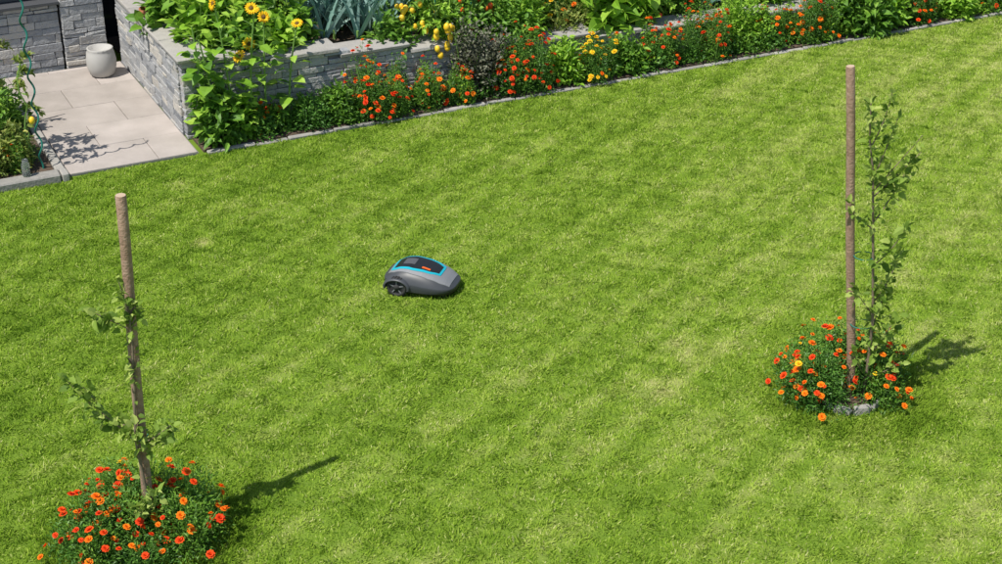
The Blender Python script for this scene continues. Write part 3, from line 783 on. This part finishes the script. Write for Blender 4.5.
def cpatch(poly, dz, name, mats, nx=18, ny=8, th=.004):
    mb = MB(); V = []
    for i in range(nx + 1):
        for j in range(ny + 1):
            x, y = poly(i / nx, j / ny); V.append((x, y, shz(x, y) + dz))
    n1 = len(V)
    V += [(x, y, z - th - dz) for x, y, z in V]
    w = ny + 1
    q = [[i * w + j, (i + 1) * w + j, (i + 1) * w + j + 1, i * w + j + 1] for i in range(nx) for j in range(ny)]
    e = [(i * w, (i + 1) * w) for i in range(nx)] + [((i + 1) * w + ny, i * w + ny) for i in range(nx)] + [(j + 1, j) for j in range(ny)] + [(nx * w + j, nx * w + j + 1) for j in range(ny)]
    mb.add(V, q + [[a, a + n1, b + n1, b] for a, b in e], 0, .5, False); mpart(name, mb, mats)
def pw(x): return float(np.interp(x, [-.26, -.2, -.05, .1, .18, .25], [.075, .105, .12, .105, .07, .05]))
def cw(x): return float(np.interp(x, [-.27, -.2, -.05, .1, .2, .28], [.10, .135, .155, .158, .145, .11]))
def strip(x0, x1, f0, f1):
    return lambda u, v: ((lambda x: (x, f0(x) + (f1(x) - f0(x)) * v))(x0 + (x1 - x0) * u))
cpatch(strip(-.262, .268, lambda x: -cw(x), lambda x: cw(x)), .005, 'top_cover', [M_glight], 28, 12)
cpatch(strip(-.225, .17, lambda x: -(pw(x) - .016), lambda x: pw(x) - .016), .0085, 'display_panel', [M_black], 22, 10)
cpatch(strip(-.24, .18, lambda x: -(pw(x) + .008), lambda x: -(pw(x) - .014)), .0095, 'trim_right', [M_turq], 24, 2)
cpatch(strip(-.24, .18, lambda x: pw(x) - .014, lambda x: pw(x) + .014), .0095, 'trim_left', [M_turq], 24, 2)
cpatch(strip(-.24, -.215, lambda x: -(pw(x) - .015), lambda x: pw(x) - .015), .0096, 'trim_rear', [M_turq], 2, 8)
cpatch(strip(.165, .182, lambda x: -(pw(x) - .015), lambda x: pw(x) - .015), .0096, 'trim_front', [M_turq], 2, 8)
cpatch(lambda u, v: (.02 + .07 * u, -.075 + .018 * v), .0125, 'stop_bar', [M_morange], 6, 3)
cpatch(lambda u, v: (-.15 + .10 * u, (2 * v - 1) * .05), .012, 'screen', [M_frame], 4, 6)
for sg, nm in ((1, 'rear_wheel_left'), (-1, 'rear_wheel_right')):
    mb = MB(); cx, cz, r0 = -.155, .088, .088; y0, y1 = .165 * sg, .216 * sg; k = 40
    prof = [(r0 * .9, y0), (r0, y0 + .006 * sg), (r0, y1 - .010 * sg), (r0 * .92, y1), (r0 * .74, y1), (r0 * .70, y1 - .012 * sg)]
    V = [(cx + r * math.cos(2 * math.pi * j / k), y, cz + r * math.sin(2 * math.pi * j / k)) for r, y in prof for j in range(k)]
    mb.add(V, [[i * k + j, i * k + (j + 1) % k, (i + 1) * k + (j + 1) % k, (i + 1) * k + j] for i in range(5) for j in range(k)], 0, .5, True)
    V = [(cx + r * math.cos(2 * math.pi * j / k), y, cz + r * math.sin(2 * math.pi * j / k)) for r, y in ((r0 * .70, y1 - .012 * sg), (r0 * .3, y1 - .010 * sg), (r0 * .28, y1 + .002 * sg), (.001, y1 + .004 * sg)) for j in range(k)]
    mb.add(V, [[i * k + j, i * k + (j + 1) % k, (i + 1) * k + (j + 1) % k, (i + 1) * k + j] for i in range(3) for j in range(k)], 0, .9, True)
    for j in range(5):
        a = 2 * math.pi * j / 5 + .3; d = np.array([math.cos(a), 0, math.sin(a)])
        box(mb, np.array([cx, y1 - .008 * sg, cz]) + d * r0 * .48, [d, [0, 1, 0], [-d[2], 0, d[0]]], (.020, .005, .004), 1, .5)
    for j in range(22):
        a = 2 * math.pi * j / 22; d = np.array([math.cos(a), 0, math.sin(a)])
        box(mb, np.array([cx, (y0 + y1) / 2, cz]) + d * r0, [d, [0, 1, 0], [-d[2], 0, d[0]]], (.004, .020, .005), 0, .3)
    mpart(nm, mb, [M_rubber, M_glight])
    mb = MB(); aa = np.linspace(math.radians(-12), math.radians(192), 27); V = []
    for x in aa:
        ca, sa = math.cos(x), math.sin(x)
        for rr_, yy in ((.096, .18), (.096, .232), (.106, .232), (.116, .220), (.120, .185)): V.append((cx + rr_ * ca, yy * sg, cz + rr_ * sa * .72))
    mb.add(V, [[i * 5 + j, i * 5 + j + 1, (i + 1) * 5 + j + 1, (i + 1) * 5 + j] for i in range(26) for j in range(4)], 0, .9, True)
    mpart('wheel_arch', mb, [M_ghull])
for sg in (1, -1):
    mb = MB(); k = 20
    V = [(.2 + r * math.cos(2 * math.pi * j / k), .11 * sg + y, .042 + r * math.sin(2 * math.pi * j / k)) for r, y in ((.001, -.02), (.042, -.018), (.042, .018), (.001, .02)) for j in range(k)]
    mb.add(V, [[i * k + j, i * k + (j + 1) % k, (i + 1) * k + (j + 1) % k, (i + 1) * k + j] for i in range(3) for j in range(k)], 0, .5, True)
    mpart('front_wheel', mb, [M_rubber])

# ------------------------------------------------------------------ light, camera
EL = math.radians(60)
trav = Vector((.76, .65, 0)).normalized() * math.cos(EL) + Vector((0, 0, -math.sin(EL)))
L = bpy.data.lights.new('sun', 'SUN'); L.energy = 5.0; L.angle = math.radians(.5); L.color = (1, .955, .88)
lo = bpy.data.objects.new('sun', L); lo.rotation_euler = trav.to_track_quat('-Z', 'Y').to_euler(); lo.location = (-6, -6, 12); sc.collection.objects.link(lo)
w = bpy.data.worlds.new('World'); sc.world = w; w.use_nodes = True; nt = w.node_tree
bg = nt.nodes['Background']; sky = nt.nodes.new('ShaderNodeTexSky'); sky.sky_type = 'NISHITA'; sky.sun_disc = False
sky.sun_elevation = EL; sky.sun_rotation = math.atan2(-.76, -.65)
nt.links.new(sky.outputs[0], bg.inputs[0]); bg.inputs[1].default_value = .12
cam = bpy.data.cameras.new('camera'); cam.lens = 57.49; cam.sensor_width = 36; cam.clip_end = 1000; cam.clip_start = .1
co = bpy.data.objects.new('camera', cam); co.location = (0, 0, 6.4); co.rotation_euler = (math.radians(63), 0, 0); sc.collection.objects.link(co)
sc.camera = co
